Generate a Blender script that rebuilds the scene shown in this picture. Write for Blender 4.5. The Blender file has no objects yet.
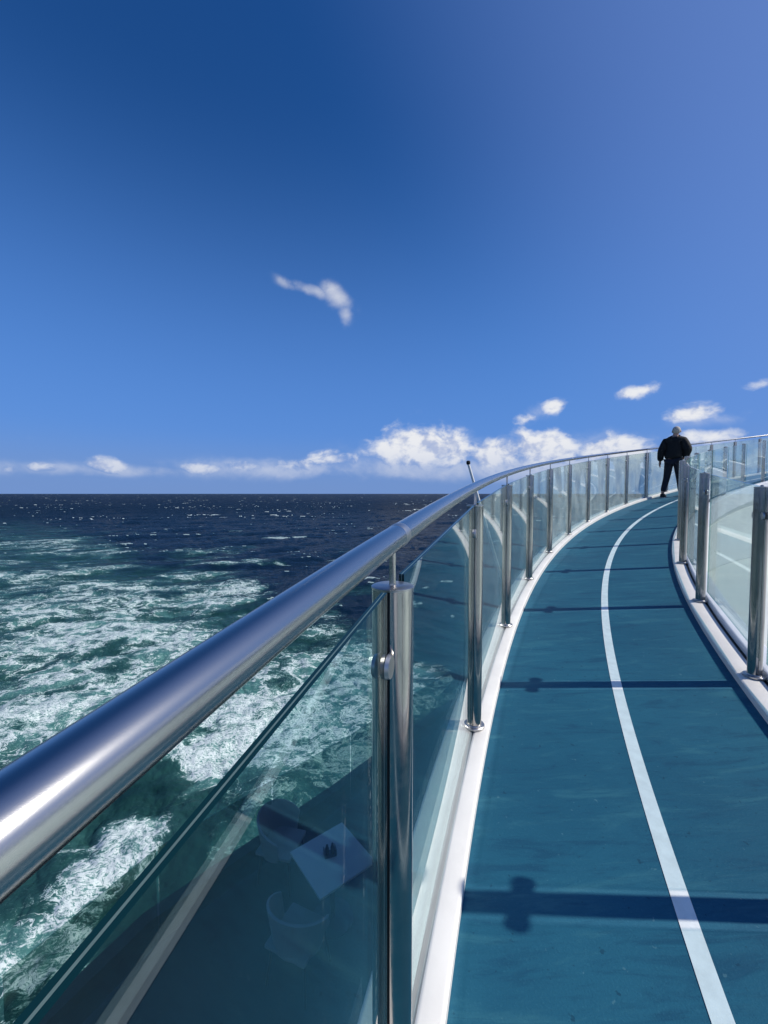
import bpy, bmesh, math, random
import numpy as np
from mathutils import Vector, Matrix

S = bpy.context.scene
COL = S.collection
PI = math.pi
rnd = random.Random(7)

# ------------------------------------------------------------------ camera
F_PX = 414.0
cam_d = bpy.data.cameras.new('camera')
cam = bpy.data.objects.new('camera', cam_d); COL.objects.link(cam)
cam_d.sensor_fit = 'VERTICAL'; cam_d.sensor_height = 36.0
cam_d.lens = 36.0 * F_PX / 1024.0
cam_d.clip_start = 0.02; cam_d.clip_end = 120000.0
cam.location = (0, 0, 0)
cam.rotation_euler = (math.radians(90) - math.atan((512 - 493.6) / F_PX), 0, 0)
S.camera = cam

# ------------------------------------------------------------------ sun and sky
SUN = Vector((1.41, -0.085, 1.15)).normalized()
sun_el = math.asin(SUN.z); sun_az = math.atan2(SUN.x, SUN.y)
ld = bpy.data.lights.new('sun', 'SUN'); ld.energy = 4.6; ld.angle = math.radians(0.6); ld.color = (1.0, 0.95, 0.86)
sun = bpy.data.objects.new('sun', ld); COL.objects.link(sun)
sun.rotation_euler = (-SUN).to_track_quat('-Z', 'Y').to_euler()
sun.location = (30, 0, 40)

S.view_settings.view_transform = 'Standard'
S.view_settings.look = 'None'
S.view_settings.exposure = 0.0
S.view_settings.gamma = 1.0
S.cycles.max_bounces = 14
S.cycles.transparent_max_bounces = 40
S.cycles.glossy_bounces = 6
S.cycles.sample_clamp_indirect = 6.0
S.cycles.use_denoising = True


class NT:
    """small helper for writing node trees"""
    def __init__(s, tree):
        s.t = tree; s.n = tree.nodes; s.l = tree.links

    def new(s, typ, **kw):
        nd = s.n.new(typ)
        for k, v in kw.items():
            setattr(nd, k, v)
        return nd

    def put(s, sock, v):
        if isinstance(v, bpy.types.NodeSocket):
            s.l.new(v, sock)
        elif v is not None:
            if sock.type == 'RGBA' and isinstance(v, (tuple, list)) and len(v) == 3:
                v = (*v, 1)
            sock.default_value = v

    def m(s, op, a, b=None, c=None, clamp=False):
        nd = s.new('ShaderNodeMath', operation=op, use_clamp=clamp)
        for i, v in enumerate((a, b, c)):
            if v is not None:
                s.put(nd.inputs[i], v)
        return nd.outputs[0]

    def vm(s, op, a, b=None):
        nd = s.new('ShaderNodeVectorMath', operation=op)
        s.put(nd.inputs[0], a)
        if b is not None:
            if op == 'SCALE':
                s.put(nd.inputs['Scale'], b)
            else:
                s.put(nd.inputs[1], b)
        return nd.outputs[0]

    def sm(s, x, a, b, lo=0.0, hi=1.0):
        nd = s.new('ShaderNodeMapRange', interpolation_type='SMOOTHSTEP')
        s.put(nd.inputs[0], x); s.put(nd.inputs[1], a); s.put(nd.inputs[2], b)
        s.put(nd.inputs[3], lo); s.put(nd.inputs[4], hi)
        return nd.outputs[0]

    def mix(s, f, a, b):
        nd = s.new('ShaderNodeMix', data_type='RGBA')
        s.put(nd.inputs[0], f); s.put(nd.inputs[6], a); s.put(nd.inputs[7], b)
        return nd.outputs[2]

    def noise(s, vec, scale, detail=4, rough=0.55, typ='FBM', dist=0.0):
        nd = s.new('ShaderNodeTexNoise', noise_type=typ)
        s.put(nd.inputs['Vector'], vec)
        nd.inputs['Scale'].default_value = scale
        nd.inputs['Detail'].default_value = detail
        nd.inputs['Roughness'].default_value = rough
        nd.inputs['Distortion'].default_value = dist
        return nd

    def comb(s, x, y, z):
        nd = s.new('ShaderNodeCombineXYZ')
        for i, v in enumerate((x, y, z)):
            s.put(nd.inputs[i], v)
        return nd.outputs[0]

    def sep(s, v):
        nd = s.new('ShaderNodeSeparateXYZ'); s.put(nd.inputs[0], v); return nd.outputs

    def bump(s, h, strength, dist, normal=None):
        nd = s.new('ShaderNodeBump')
        s.put(nd.inputs['Height'], h); s.put(nd.inputs['Strength'], strength); s.put(nd.inputs['Distance'], dist)
        if normal is not None:
            s.l.new(normal, nd.inputs['Normal'])
        return nd.outputs[0]


W = bpy.data.worlds.new("World"); S.world = W; W.use_nodes = True
W.node_tree.nodes.clear()
w = NT(W.node_tree)
SKY_STRENGTH = 0.10
out = w.new('ShaderNodeOutputWorld')
bg = w.new('ShaderNodeBackground'); bg.inputs[1].default_value = SKY_STRENGTH
w.l.new(bg.outputs[0], out.inputs[0])
sky = w.new('ShaderNodeTexSky', sky_type='NISHITA')
sky.sun_disc = False; sky.sun_elevation = sun_el; sky.sun_rotation = sun_az
sky.altitude = 40; sky.air_density = 1.0; sky.dust_density = 0.1; sky.ozone_density = 3.0
hs = w.new('ShaderNodeHueSaturation')
hs.inputs['Hue'].default_value = 0.513; hs.inputs['Saturation'].default_value = 1.34; hs.inputs['Value'].default_value = 1.05
w.l.new(sky.outputs[0], hs.inputs['Color'])
tc = w.new('ShaderNodeTexCoord')
vdir = tc.outputs['Generated']
sx, sy, sz = w.sep(vdir)
el = w.m('ARCSINE', sz)
az = w.m('ARCTAN2', sx, sy)

def px_dir(x, y):
    """azimuth and elevation of a bearing the clouds stand at"""
    a = math.atan((512 - 493.6) / F_PX)
    r = Vector(((x - 384) / F_PX, 1, -(y - 512) / F_PX))
    c, s_ = math.cos(a), math.sin(a)
    v = Vector((r.x, r.y * c + r.z * s_, -r.y * s_ + r.z * c)).normalized()
    return math.atan2(v.x, v.y), math.asin(v.z)

p2 = w.comb(w.m('MULTIPLY', az, 1.0), w.m('MULTIPLY', el, 1.35), 0.37)
warp = w.noise(p2, 9.0, 3, 0.55)
pw = w.vm('ADD', p2, w.vm('SCALE', w.vm('SUBTRACT', warp.outputs['Color'], (0.5, 0.5, 0.5)), 0.05))
nA = w.noise(pw, 13.0, 7, 0.56).outputs[0]
pw2 = w.vm('ADD', pw, (0.012, 0.014, 0.0))
nB = w.noise(pw2, 13.0, 7, 0.56).outputs[0]

def blob(az0, el0, ra, re, rot=0.0):
    da = w.m('SUBTRACT', az, az0); de = w.m('SUBTRACT', el, el0)
    c, s_ = math.cos(rot), math.sin(rot)
    u = w.m('ADD', w.m('MULTIPLY', da, c / ra), w.m('MULTIPLY', de, s_ / ra))
    v = w.m('ADD', w.m('MULTIPLY', da, -s_ / re), w.m('MULTIPLY', de, c / re))
    r2 = w.m('ADD', w.m('MULTIPLY', u, u), w.m('MULTIPLY', v, v))
    return w.m('EXPONENT', w.m('MULTIPLY', r2, -1.0))

K = 1 / F_PX
BL = [  # bearing as seen from the track (x, y), half sizes, turn, weight
    (408, 443, 36, 19, 0.0, 1.12), (446, 453, 46, 18, 0.0, 1.0), (494, 454, 40, 18, 0, 1.0), (548, 448, 46, 18, 0, 1.0), (612, 449, 50, 15, 0, .9),
    (553, 405, 15, 12, 0.0, .85), (527, 418, 18, 6, 0.0, .55), (640, 390, 27, 7, 0.25, .62), (700, 413, 46, 9, 0.0, .78), (762, 383, 18, 8, 0.2, .6),
    (40, 467, 20, 7, 0, .72), (10, 469, 12, 5, 0, .6), (105, 466, 26, 8, 0, .78), (152, 471, 10, 5, 0, .6), (200, 468, 26, 6, 0, .7), (245, 466, 26, 7, 0, .62), (290, 465, 24, 8, 0, .66), (330, 460, 26, 9, 0, .6),
    (700, 436, 60, 8, 0, .62),
]
tot = None
def total(lst):
  tot = None
  for x, y, rx, ry, rot, wt in lst:
    a0, e0 = px_dir(x, y)
    r = math.sqrt(1 + ((x - 384) / F_PX) ** 2)
    b = w.m('MULTIPLY', blob(a0, e0, rx * K / r / r, ry * K / r, rot), wt)
    tot = b if tot is None else w.m('MAXIMUM', tot, b)
  return tot
tot = total(BL)
# a low bank of small cumulus all round the horizon outside the view
behind = w.sm(w.m('ABSOLUTE', az), 0.80, 1.1)
bank = w.m('MULTIPLY', w.m('MULTIPLY', w.sm(el, 0.03, 0.06), w.sm(el, 0.12, 0.24, 1, 0)), w.m('MULTIPLY', behind, 0.6))
tot = w.m('MAXIMUM', tot, bank)
soft = total([(336, 296, 20, 10, -0.5, .80), (345, 313, 9, 13, 0.2, .62), (287, 284, 15, 6, -0.3, .66), (310, 290, 26, 6, -.2, .78),
              (510, 467, 210, 15, 0, .85), (90, 470, 190, 9, 0, .60), (280, 469, 130, 12, 0, .66), (712, 418, 70, 12, 0, .45), (690, 452, 90, 14, 0, .45),
              (22, 437, 16, 4, 0, .2), (543, 411, 30, 14, .3, .45), (440, 450, 90, 20, 0, .62), (570, 448, 100, 18, 0, .62), (640, 391, 30, 8, .2, .4), (740, 30, 120, 60, 0, .0)])
softn = w.m('ADD', soft, w.m('MULTIPLY', w.m('SUBTRACT', nA, 0.5), 1.3))
soft = w.m('MULTIPLY', w.m('MULTIPLY', w.sm(softn, 0.12, 1.05), w.sm(soft, 0.03, 0.5)), 0.75)
dens_raw = w.m('ADD', tot, w.m('MULTIPLY', w.m('SUBTRACT', nA, 0.5), 1.9))
cover0 = w.m('MULTIPLY', w.sm(dens_raw, 0.26, 0.82), w.sm(tot, 0.04, 0.22))
cover = w.m('MAXIMUM', cover0, soft)
shade = w.m('MAXIMUM', w.sm(w.m('SUBTRACT', nA, nB), -0.12, 0.06), w.sm(cover0, 0.3, 0.0))
# clouds lose contrast low down, in the horizon haze
low = w.sm(el, 0.02, 0.13)
ccol = w.mix(shade, (4.5, 5.2, 7.2), (8.4, 8.5, 8.8))
cov2 = w.m('MULTIPLY', cover, w.m('MULTIPLY_ADD', low, 0.40, 0.58))
# thin lavender haze layer over the horizon
glow = w.new('ShaderNodeVectorMath', operation='DOT_PRODUCT'); w.l.new(vdir, glow.inputs[0]); glow.inputs[1].default_value = tuple(SUN)
glow = w.m('MULTIPLY', w.sm(glow.outputs['Value'], 0.30, 1.04), 0.85)
sky0 = w.mix(w.m('MULTIPLY', w.sm(el, 0.0, 0.75, 1, 0), 0.9), hs.outputs[0], (0.92, 2.5, 6.9))
sky0 = w.mix(glow, sky0, (1.65, 2.75, 6.3))
hz = w.m('MULTIPLY', w.sm(el, 0.0, 0.15, 1, 0), 0.92)
hzn = w.noise(w.comb(w.m('MULTIPLY', az, 3.0), w.m('MULTIPLY', el, 22.0), 0.0), 1.6, 3, 0.5).outputs[0]
hz = w.m('MULTIPLY', hz, w.m('MULTIPLY_ADD', hzn, 0.3, 0.85))
skyc = w.mix(hz, sky0, (1.70, 2.95, 6.0))
w.l.new(w.mix(cov2, skyc, ccol), bg.inputs[0])

# ------------------------------------------------------------------ materials
def mat(name):
    m = bpy.data.materials.new(name); m.use_nodes = True
    m.node_tree.nodes.clear()
    n = NT(m.node_tree)
    o = n.new('ShaderNodeOutputMaterial')
    return m, n, o

def princ(name, col, rough=0.5, metal=0.0, ior=1.45, bumps=(), var=0.0, vscale=3.0, rvar=0.0):
    m, n, o = mat(name)
    b = n.new('ShaderNodeBsdfPrincipled')
    b.inputs['Roughness'].default_value = rough
    b.inputs['Metallic'].default_value = metal
    b.inputs['IOR'].default_value = ior
    g = n.new('ShaderNodeNewGeometry').outputs['Position']
    if var:
        nz = n.noise(g, vscale, 6, 0.6).outputs[0]
        f = n.sm(nz, 0.3, 0.7, 1 - var, 1 + var)
        c = n.vm('SCALE', col, f)
        n.l.new(c, b.inputs['Base Color'])
    else:
        b.inputs['Base Color'].default_value = (*col, 1)
    if rvar:
        nz = n.noise(g, vscale * 4, 5, 0.6).outputs[0]
        n.l.new(n.sm(nz, 0.3, 0.7, rough - rvar, rough + rvar), b.inputs['Roughness'])
    nrm = None
    for sc, st, di in bumps:
        nz = n.noise(g, sc, 4, 0.6).outputs[0]
        nrm = n.bump(nz, st, di, nrm)
    if nrm is not None:
        n.l.new(nrm, b.inputs['Normal'])
    n.l.new(b.outputs[0], o.inputs[0])
    return m

M = {}
M['steel'] = princ('brushed_steel', (0.44, 0.42, 0.395), 0.15, 1.0, bumps=((900, 0.05, 0.0005),), var=0.06, vscale=8, rvar=0.05)
M['steel_dark'] = princ('dark_reflection_steel', (0.30, 0.30, 0.30), 0.15, 1.0, var=0.06, vscale=8, rvar=0.05)  # darker copy of the steel, dark track reflections put into its colour
M['rail_steel'] = princ('rail_steel', (0.52, 0.505, 0.485), 0.22, 1.0, bumps=((1800, 0.14, 0.0002), (520, 0.05, 0.0003)))
M['cap_steel'] = princ('cap_steel', (0.50, 0.49, 0.48), 0.34, 1.0, bumps=((900, 0.08, 0.0005),), var=0.05, vscale=40)
M['black'] = princ('black_rubber', (0.012, 0.012, 0.013), 0.7)
M['white'] = princ('white_paint', (0.73, 0.705, 0.665), 0.42, bumps=((260, 0.10, 0.001), (14, 0.08, 0.004)), var=0.05, vscale=5)
M['kerb_side'] = princ('grey_paint', (0.58, 0.60, 0.64), 0.5, bumps=((200, 0.1, 0.001),), var=0.06, vscale=6)
M['line'] = princ('line_paint', (0.74, 0.78, 0.78), 0.6, bumps=((300, 0.25, 0.0012), (24, .12, .003)), var=0.07, vscale=18)
M['fascia'] = princ('fascia_paint', (0.66, 0.68, 0.67), 0.5, bumps=((20, 0.08, 0.003),), var=0.05, vscale=1.2)
M['edge_dark'] = princ('glass_edge', (0.004, 0.028, 0.032), 0.12, ior=1.5)
M['edge_pale'] = princ('glass_interlayer', (0.11, 0.17, 0.165), 0.35, ior=1.5, var=.1, vscale=50)
M['chair'] = princ('chair_weave', (0.24, 0.24, 0.23), 0.7, bumps=((300, .4, .002),), var=.1)
M['table'] = princ('table_top', (0.55, 0.52, 0.47), 0.35)
M['table_leg'] = princ('table_leg', (0.09, 0.09, 0.10), 0.4, 0.8)
M['coaming'] = princ('coaming', (0.05, 0.045, 0.045), 0.6, var=.15, vscale=6)
M['pole'] = princ('pole_paint', (0.72, 0.72, 0.70), 0.35)
M['skin'] = princ('skin', (0.42, 0.25, 0.19), 0.55)
M['hair'] = princ('grey_hair', (0.42, 0.38, 0.33), 0.8, bumps=((200, .5, .004),), var=.2, vscale=60)
M['jacket'] = princ('jacket_cloth', (0.007, 0.007, 0.008), 0.85, bumps=((18, .5, .02),))
M['trousers'] = princ('trouser_cloth', (0.011, 0.013, 0.022), 0.85, bumps=((20, .5, .015),))
M['shoe'] = princ('shoe_leather', (0.012, 0.012, 0.012), 0.6)
M['sole'] = princ('shoe_sole', (0.35, 0.35, 0.35), 0.7)

def track_mat():
    m, n, o = mat('track_rubber')
    b = n.new('ShaderNodeBsdfPrincipled')
    g = n.new('ShaderNodeNewGeometry').outputs['Position']
    big = n.noise(g, 1.1, 5, 0.6).outputs[0]
    wear = n.noise(n.vm('MULTIPLY', g, (1.0, 5.0, 1.0)), 2.6, 6, 0.65, dist=0.6).outputs[0]
    fine = n.noise(g, 160, 3, 0.7).outputs[0]
    grit = n.noise(g, 520, 2, 0.7).outputs[0]
    c = n.mix(n.sm(big, 0.30, 0.72), (0.010, 0.092, 0.158), (0.017, 0.120, 0.192))
    c = n.mix(n.m('MULTIPLY', n.sm(wear, 0.52, 0.70), 0.55), c, (0.04, 0.165, 0.22))
    c = n.mix(n.m('MULTIPLY', n.sm(wear, 0.47, 0.32), 0.6), c, (0.006, 0.062, 0.125))
    c = n.mix(n.m('MULTIPLY', n.sm(fine, 0.55, 0.75), 0.32), c, (0.05, 0.19, 0.26))
    c = n.mix(n.m('MULTIPLY', n.sm(n.noise(n.vm('MULTIPLY', g, (9, 60, 9)), 1.0, 4, .65).outputs[0], 0.5, 0.75), 0.35), c, (0.006, 0.06, 0.12))
    sp = n.noise(g, 42, 2, 0.5).outputs[0]
    c = n.mix(n.m('MULTIPLY', n.sm(sp, 0.72, 0.77), 0.30), c, (0.16, 0.30, 0.34))
    c = n.mix(n.m('MULTIPLY', n.sm(sp, 0.31, 0.26), 0.6), c, (0.004, 0.04, 0.08))
    n.l.new(c, b.inputs['Base Color'])
    n.l.new(n.sm(big, 0.3, 0.7, 0.68, 0.8), b.inputs['Roughness'])
    b.inputs['IOR'].default_value = 1.45; b.inputs['Specular IOR Level'].default_value = 0.25
    nr = n.bump(wear, 0.5, 0.010)
    nr = n.bump(fine, 0.6, 0.0022, nr)
    nr = n.bump(grit, 0.35, 0.0008, nr)
    n.l.new(nr, b.inputs['Normal'])
    n.l.new(b.outputs[0], o.inputs[0])
    return m
M['track'] = track_mat()

def glass_mat(name='tinted_glass', tint=(0.875, 0.945, 0.935), salt_veil=0.012, streak=0.30):
    """thin tinted pane: clear light straight through, real Fresnel reflection on both faces, a salty film that on farther panes stands in for pale reflections"""
    m, n, o = mat(name)
    g = n.new('ShaderNodeNewGeometry')
    ior = n.m('MULTIPLY_ADD', g.outputs['Backfacing'], 1 / 1.52 - 1.52, 1.52)
    fr = n.new('ShaderNodeFresnel'); n.l.new(ior, fr.inputs[0])
    tr = n.new('ShaderNodeBsdfTransparent'); tr.inputs[0].default_value = (*tint, 1)
    gl = n.new('ShaderNodeBsdfAnisotropic'); gl.inputs['Roughness'].default_value = 0.0
    gl.inputs['Color'].default_value = (0.97, 1, 1, 1)
    mx = n.new('ShaderNodeMixShader')
    n.l.new(fr.outputs[0], mx.inputs[0]); n.l.new(tr.outputs[0], mx.inputs[1]); n.l.new(gl.outputs[0], mx.inputs[2])
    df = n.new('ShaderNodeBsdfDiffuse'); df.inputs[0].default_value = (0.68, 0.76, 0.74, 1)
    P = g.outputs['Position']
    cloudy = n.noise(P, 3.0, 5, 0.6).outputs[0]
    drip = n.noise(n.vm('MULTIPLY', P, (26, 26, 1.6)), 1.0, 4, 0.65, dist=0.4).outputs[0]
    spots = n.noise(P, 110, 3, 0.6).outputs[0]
    f = n.m('MULTIPLY', n.sm(cloudy, 0.3, 0.75, 0.5, 1.5), salt_veil)
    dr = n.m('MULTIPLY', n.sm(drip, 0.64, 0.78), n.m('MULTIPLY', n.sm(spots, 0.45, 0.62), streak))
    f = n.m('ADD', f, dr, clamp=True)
    m2 = n.new('ShaderNodeMixShader')
    n.l.new(f, m2.inputs[0]); n.l.new(mx.outputs[0], m2.inputs[1]); n.l.new(df.outputs[0], m2.inputs[2])
    n.l.new(m2.outputs[0], o.inputs[0])
    return m
M['glass'] = glass_mat(tint=(0.835, 0.93, 0.925), salt_veil=0.003, streak=0.30)
M['glass_mid'] = glass_mat('tinted_glass_mid', salt_veil=0.045, streak=0.15)  # extra pale film paints bright reflections into these panes
M['glass_far'] = glass_mat('tinted_glass_far', salt_veil=0.17, streak=0.1)  # strongest pale film, reflected brightness of the far panes put into colour
M['edge_clear'] = glass_mat('clear_glass_edge', tint=(0.35, 0.55, 0.53), salt_veil=0.02, streak=0.0)
M['glass_in'] = glass_mat('tinted_glass_inner', salt_veil=0.02, streak=0.12)
M['glass_low'] = glass_mat('tinted_glass_low', tint=(0.62, 0.72, 0.70), salt_veil=0.015, streak=0.1)

def roof_mat():
    m, n, o = mat('sun_roof_paint')
    b = n.new('ShaderNodeBsdfPrincipled')
    g = n.new('ShaderNodeNewGeometry').outputs['Position']
    a = n.noise(g, 0.7, 5, 0.6).outputs[0]
    c = n.mix(n.sm(a, 0.3, 0.7), (0.56, 0.585, 0.56), (0.66, 0.68, 0.65))
    st = n.noise(n.vm('MULTIPLY', g, (6, 0.7, 1)), 1.0, 5, 0.6).outputs[0]
    c = n.mix(n.m('MULTIPLY', n.sm(st, 0.6, 0.75), 0.25), c, (0.40, 0.43, 0.43))
    n.l.new(c, b.inputs['Base Color']); b.inputs['Roughness'].default_value = 0.55
    n.l.new(n.bump(a, 0.2, 0.01), b.inputs['Normal'])
    n.l.new(b.outputs[0], o.inputs[0])
    return m
M['roof'] = roof_mat()

def lowdeck_mat():
    m, n, o = mat('lower_deck_floor')
    b = n.new('ShaderNodeBsdfPrincipled')
    g = n.new('ShaderNodeNewGeometry').outputs['Position']
    a = n.noise(g, 1.4, 5, 0.6).outputs[0]
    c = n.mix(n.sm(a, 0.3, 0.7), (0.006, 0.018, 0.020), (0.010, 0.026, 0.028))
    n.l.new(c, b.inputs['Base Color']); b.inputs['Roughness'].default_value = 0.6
    n.l.new(n.bump(n.noise(g, 200, 3, .6).outputs[0], 0.3, 0.002), b.inputs['Normal'])
    n.l.new(b.outputs[0], o.inputs[0])
    return m
M['lowdeck'] = lowdeck_mat()

# ------------------------------------------------------------------ object helpers
def link(name, me, mats, parent=None, loc=None, smooth=False):
    o = bpy.data.objects.new(name, me); COL.objects.link(o)
    for mt in (mats if isinstance(mats, (list, tuple)) else [mats]):
        me.materials.append(mt)
    if parent is not None:
        o.parent = parent
    if loc is not None:
        o.location = loc
    if smooth:
        for p in me.polygons:
            p.use_smooth = True
    return o

def auto_smooth(o, ang=35):
    me = o.data
    bm = bmesh.new(); bm.from_mesh(me)
    for f in bm.faces: f.smooth = True
    for e in bm.edges:
        if len(e.link_faces) == 2 and e.calc_face_angle(0) > math.radians(ang):
            e.smooth = False
    bm.to_mesh(me); bm.free()

def from_bm(name, bm, mats, parent=None, loc=None, ang=35, fix=True):
    if fix:
        bmesh.ops.recalc_face_normals(bm, faces=bm.faces)
    me = bpy.data.meshes.new(name); bm.to_mesh(me); bm.free()
    o = link(name, me, mats, parent, loc)
    auto_smooth(o, ang)
    return o

def tag(o, label=None, cat=None, group=None, kind=None):
    if label: o['label'] = label
    if cat: o['category'] = cat
    if group: o['group'] = group
    if kind: o['kind'] = kind
    return o

def empty(name, loc=(0, 0, 0), rz=0):
    o = bpy.data.objects.new(name, None); COL.objects.link(o)
    o.location = loc; o.rotation_euler = (0, 0, rz); o.empty_display_size = 0.1
    return o

def bm_lathe(bm, prof, seg=32, a0=0, a1=2 * PI, off=(0, 0, 0), cap=True):
    """profile (r, z) turned round z"""
    full = abs(a1 - a0 - 2 * PI) < 1e-6
    n = seg if full else seg + 1
    rings = []
    for r, z in prof:
        rings.append([bm.verts.new((off[0] + r * math.cos(a0 + (a1 - a0) * i / seg), off[1] + r * math.sin(a0 + (a1 - a0) * i / seg), off[2] + z)) for i in range(n)])
    for A, B in zip(rings[:-1], rings[1:]):
        for i in range(seg):
            j = (i + 1) % n
            bm.faces.new((A[i], A[j], B[j], B[i]))
    if cap:
        bm.faces.new(rings[0][::-1]); bm.faces.new(rings[-1])
    return rings

def bm_box(bm, lo, hi, bev=0.0, M4=None):
    r = bmesh.ops.create_cube(bm, size=1.0)
    vs = r['verts']
    c = [(a + b) / 2 for a, b in zip(lo, hi)]; s_ = [b - a for a, b in zip(lo, hi)]
    for v in vs:
        v.co = Vector((c[0] + v.co.x * s_[0], c[1] + v.co.y * s_[1], c[2] + v.co.z * s_[2]))
    if bev:
        es = list({e for v in vs for e in v.link_edges})
        r2 = bmesh.ops.bevel(bm, geom=es, offset=bev, segments=2, affect='EDGES', profile=0.6)
        vs = list({v for f in r2['faces'] for v in f.verts} | {v for v in vs if v.is_valid})
    if M4 is not None:
        bmesh.ops.transform(bm, matrix=M4, verts=[v for v in vs if v.is_valid])
    return vs

def bm_tube(bm, pts, r, seg=12, cap=True, rad=None):
    pts = [Vector(p) for p in pts]
    rings = []
    up = Vector((0, 0, 1))
    for i, p in enumerate(pts):
        t = (pts[min(i + 1, len(pts) - 1)] - pts[max(i - 1, 0)]).normalized()
        ref = up if abs(t.dot(up)) < 0.95 else Vector((1, 0, 0))
        a = t.cross(ref).normalized(); b = a.cross(t).normalized()
        rr = rad[i] if rad else r
        rings.append([bm.verts.new(p + (a * math.cos(2 * PI * k / seg) + b * math.sin(2 * PI * k / seg)) * rr) for k in range(seg)])
    for A, B in zip(rings[:-1], rings[1:]):
        for k in range(seg):
            j = (k + 1) % seg
            bm.faces.new((A[k], A[j], B[j], B[k]))
    if cap:
        bm.faces.new(rings[0][::-1]); bm.faces.new(rings[-1])

# ------------------------------------------------------------------ the rising curve of the track
CX, CY = 18.8643, -5.0992
RO, RI = 19.7468, 18.3014
TO0, DTO = 0.3029, 0.0658
TI0, DTI = 0.4199, 0.0711
T_MIN, T_MAX = -0.25, 1.58
def zt(th):
    return -1.7916 + 1.6033 * th + 0.3319 * th * th
def P(R, th, dz=0.0):
    return Vector((CX - R * math.cos(th), CY + R * math.sin(th), zt(th) + dz))
TRK = -0.045     # track surface below the kerb tops

def sweep(name, prof, mats, t0=T_MIN, t1=T_MAX, n=420, closed=False, matidx=None, absz=None):
    """profile of (R, dz) carried along the curve; absz gives corners a fixed height instead"""
    bm = bmesh.new(); rings = []
    for i in range(n + 1):
        th = t0 + (t1 - t0) * i / n
        ring = []
        for k, (R, dz) in enumerate(prof):
            p = P(R, th, dz)
            if absz and k in absz: p.z = absz[k]
            ring.append(bm.verts.new(p))
        rings.append(ring)
    m = len(prof)
    for A, B in zip(rings[:-1], rings[1:]):
        for k in range(m if closed else m - 1):
            j = (k + 1) % m
            f = bm.faces.new((A[k], A[j], B[j], B[k]))
            if matidx: f.material_index = matidx[k]
    if closed:
        bm.faces.new(rings[0][::-1]); bm.faces.new(rings[-1])
    return from_bm(name, bm, mats, fix=closed)

def struct(o, label=None, cat=None):
    o['kind'] = 'structure'
    if label: o['label'] = label
    return o

trk = sweep('running_track', [(19.668, TRK), (18.382, TRK)], M['track'])
struct(trk, 'blue rubber running track curving up to the right between the glass railings')
LW = 0.027
ln = sweep('track_line', [(19.028 + LW, TRK + 0.002), (19.028 - LW, TRK + 0.002)], M['line'])
struct(ln, 'white lane line painted along the blue running track')
# outer kerb: rounded white strip either side of the slot the glass stands in
GAP = 0.009
b_ = 0.006
def kerb_prof(r0, r1, bot0, bot1):
    return [(r0, bot0), (r0, -b_), (r0 + b_, -0.0015), (r0 + 2 * b_, 0.0), (r1 - 2 * b_, 0.0), (r1 - b_, -0.0015), (r1, -b_), (r1, bot1)]
struct(sweep('outer_kerb', kerb_prof(19.667, RO - GAP, -0.30, -0.05), M['white']), 'white painted kerb along the outer edge of the track, under the tall rail')
struct(sweep('outer_coping', kerb_prof(RO + GAP, 19.868, -0.05, -0.30), M['white']), 'white coping outside the glass at the outer edge of the ring')
struct(sweep('slot', [(RO - GAP - .001, -0.007), (RO + GAP + .001, -0.007)], M['black']), 'dark slot the outer glass stands in')
# inner kerb, with a lower gutter shelf between it and the inner glass
RG = RI - 0.0
struct(sweep('inner_kerb', kerb_prof(RI - 0.029, 18.384, -0.05, -0.30), M['white']), 'white painted kerb along the inner edge of the track')
struct(sweep('inner_ledge', [(r_, d_ + .042) for r_, d_ in kerb_prof(18.13, RI - 0.047, -0.35, -0.10)], M['kerb_side']), 'grey ledge behind the inner glass')
struct(sweep('inner_slot', [(RI - 0.048, -0.007), (RI - 0.028, -0.007)], M['black']), 'dark slot the inner glass stands in')
# body of the ring under the track
ROOF_Z = -1.62
ring = sweep('ring_deck', [(19.80, -0.12), (19.862, -0.305), (19.70, -0.42), (19.2, -0.55), (18.3, -0.55), (18.14, -0.20)],
             M['fascia'], closed=True)
struct(ring, 'white painted underside and sides of the raised ring deck')
wall = sweep('ring_wall', [(18.30, -0.5), (18.30, 0), (18.26, 0), (18.26, -0.5)], M['fascia'], absz={1: -4.95, 2: -4.95}, closed=True)
struct(wall, 'white wall below the ring deck')

# central roof inside the ring
bm = bmesh.new()
n_r, n_t = 14, 120
rings = []
for i in range(n_r + 1):
    R = 18.25 * i / n_r if i else 0.0
    rings.append([bm.verts.new((CX - R * math.cos(2 * PI * k / n_t), CY + R * math.sin(2 * PI * k / n_t), ROOF_Z + 0.35 * (1 - (i / n_r) ** 2))) for k in range(n_t)] if i else [bm.verts.new((CX, CY, ROOF_Z + 0.35))])
for k in range(n_t):
    bm.faces.new((rings[0][0], rings[1][k], rings[1][(k + 1) % n_t]))
for A, B in zip(rings[1:-1], rings[2:]):
    for k in range(n_t):
        bm.faces.new((A[k], A[(k + 1) % n_t], B[(k + 1) % n_t], B[k]))
struct(from_bm('inner_roof', bm, M['roof']), 'pale roof deck inside the ring seen through the inner glass')
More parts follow.
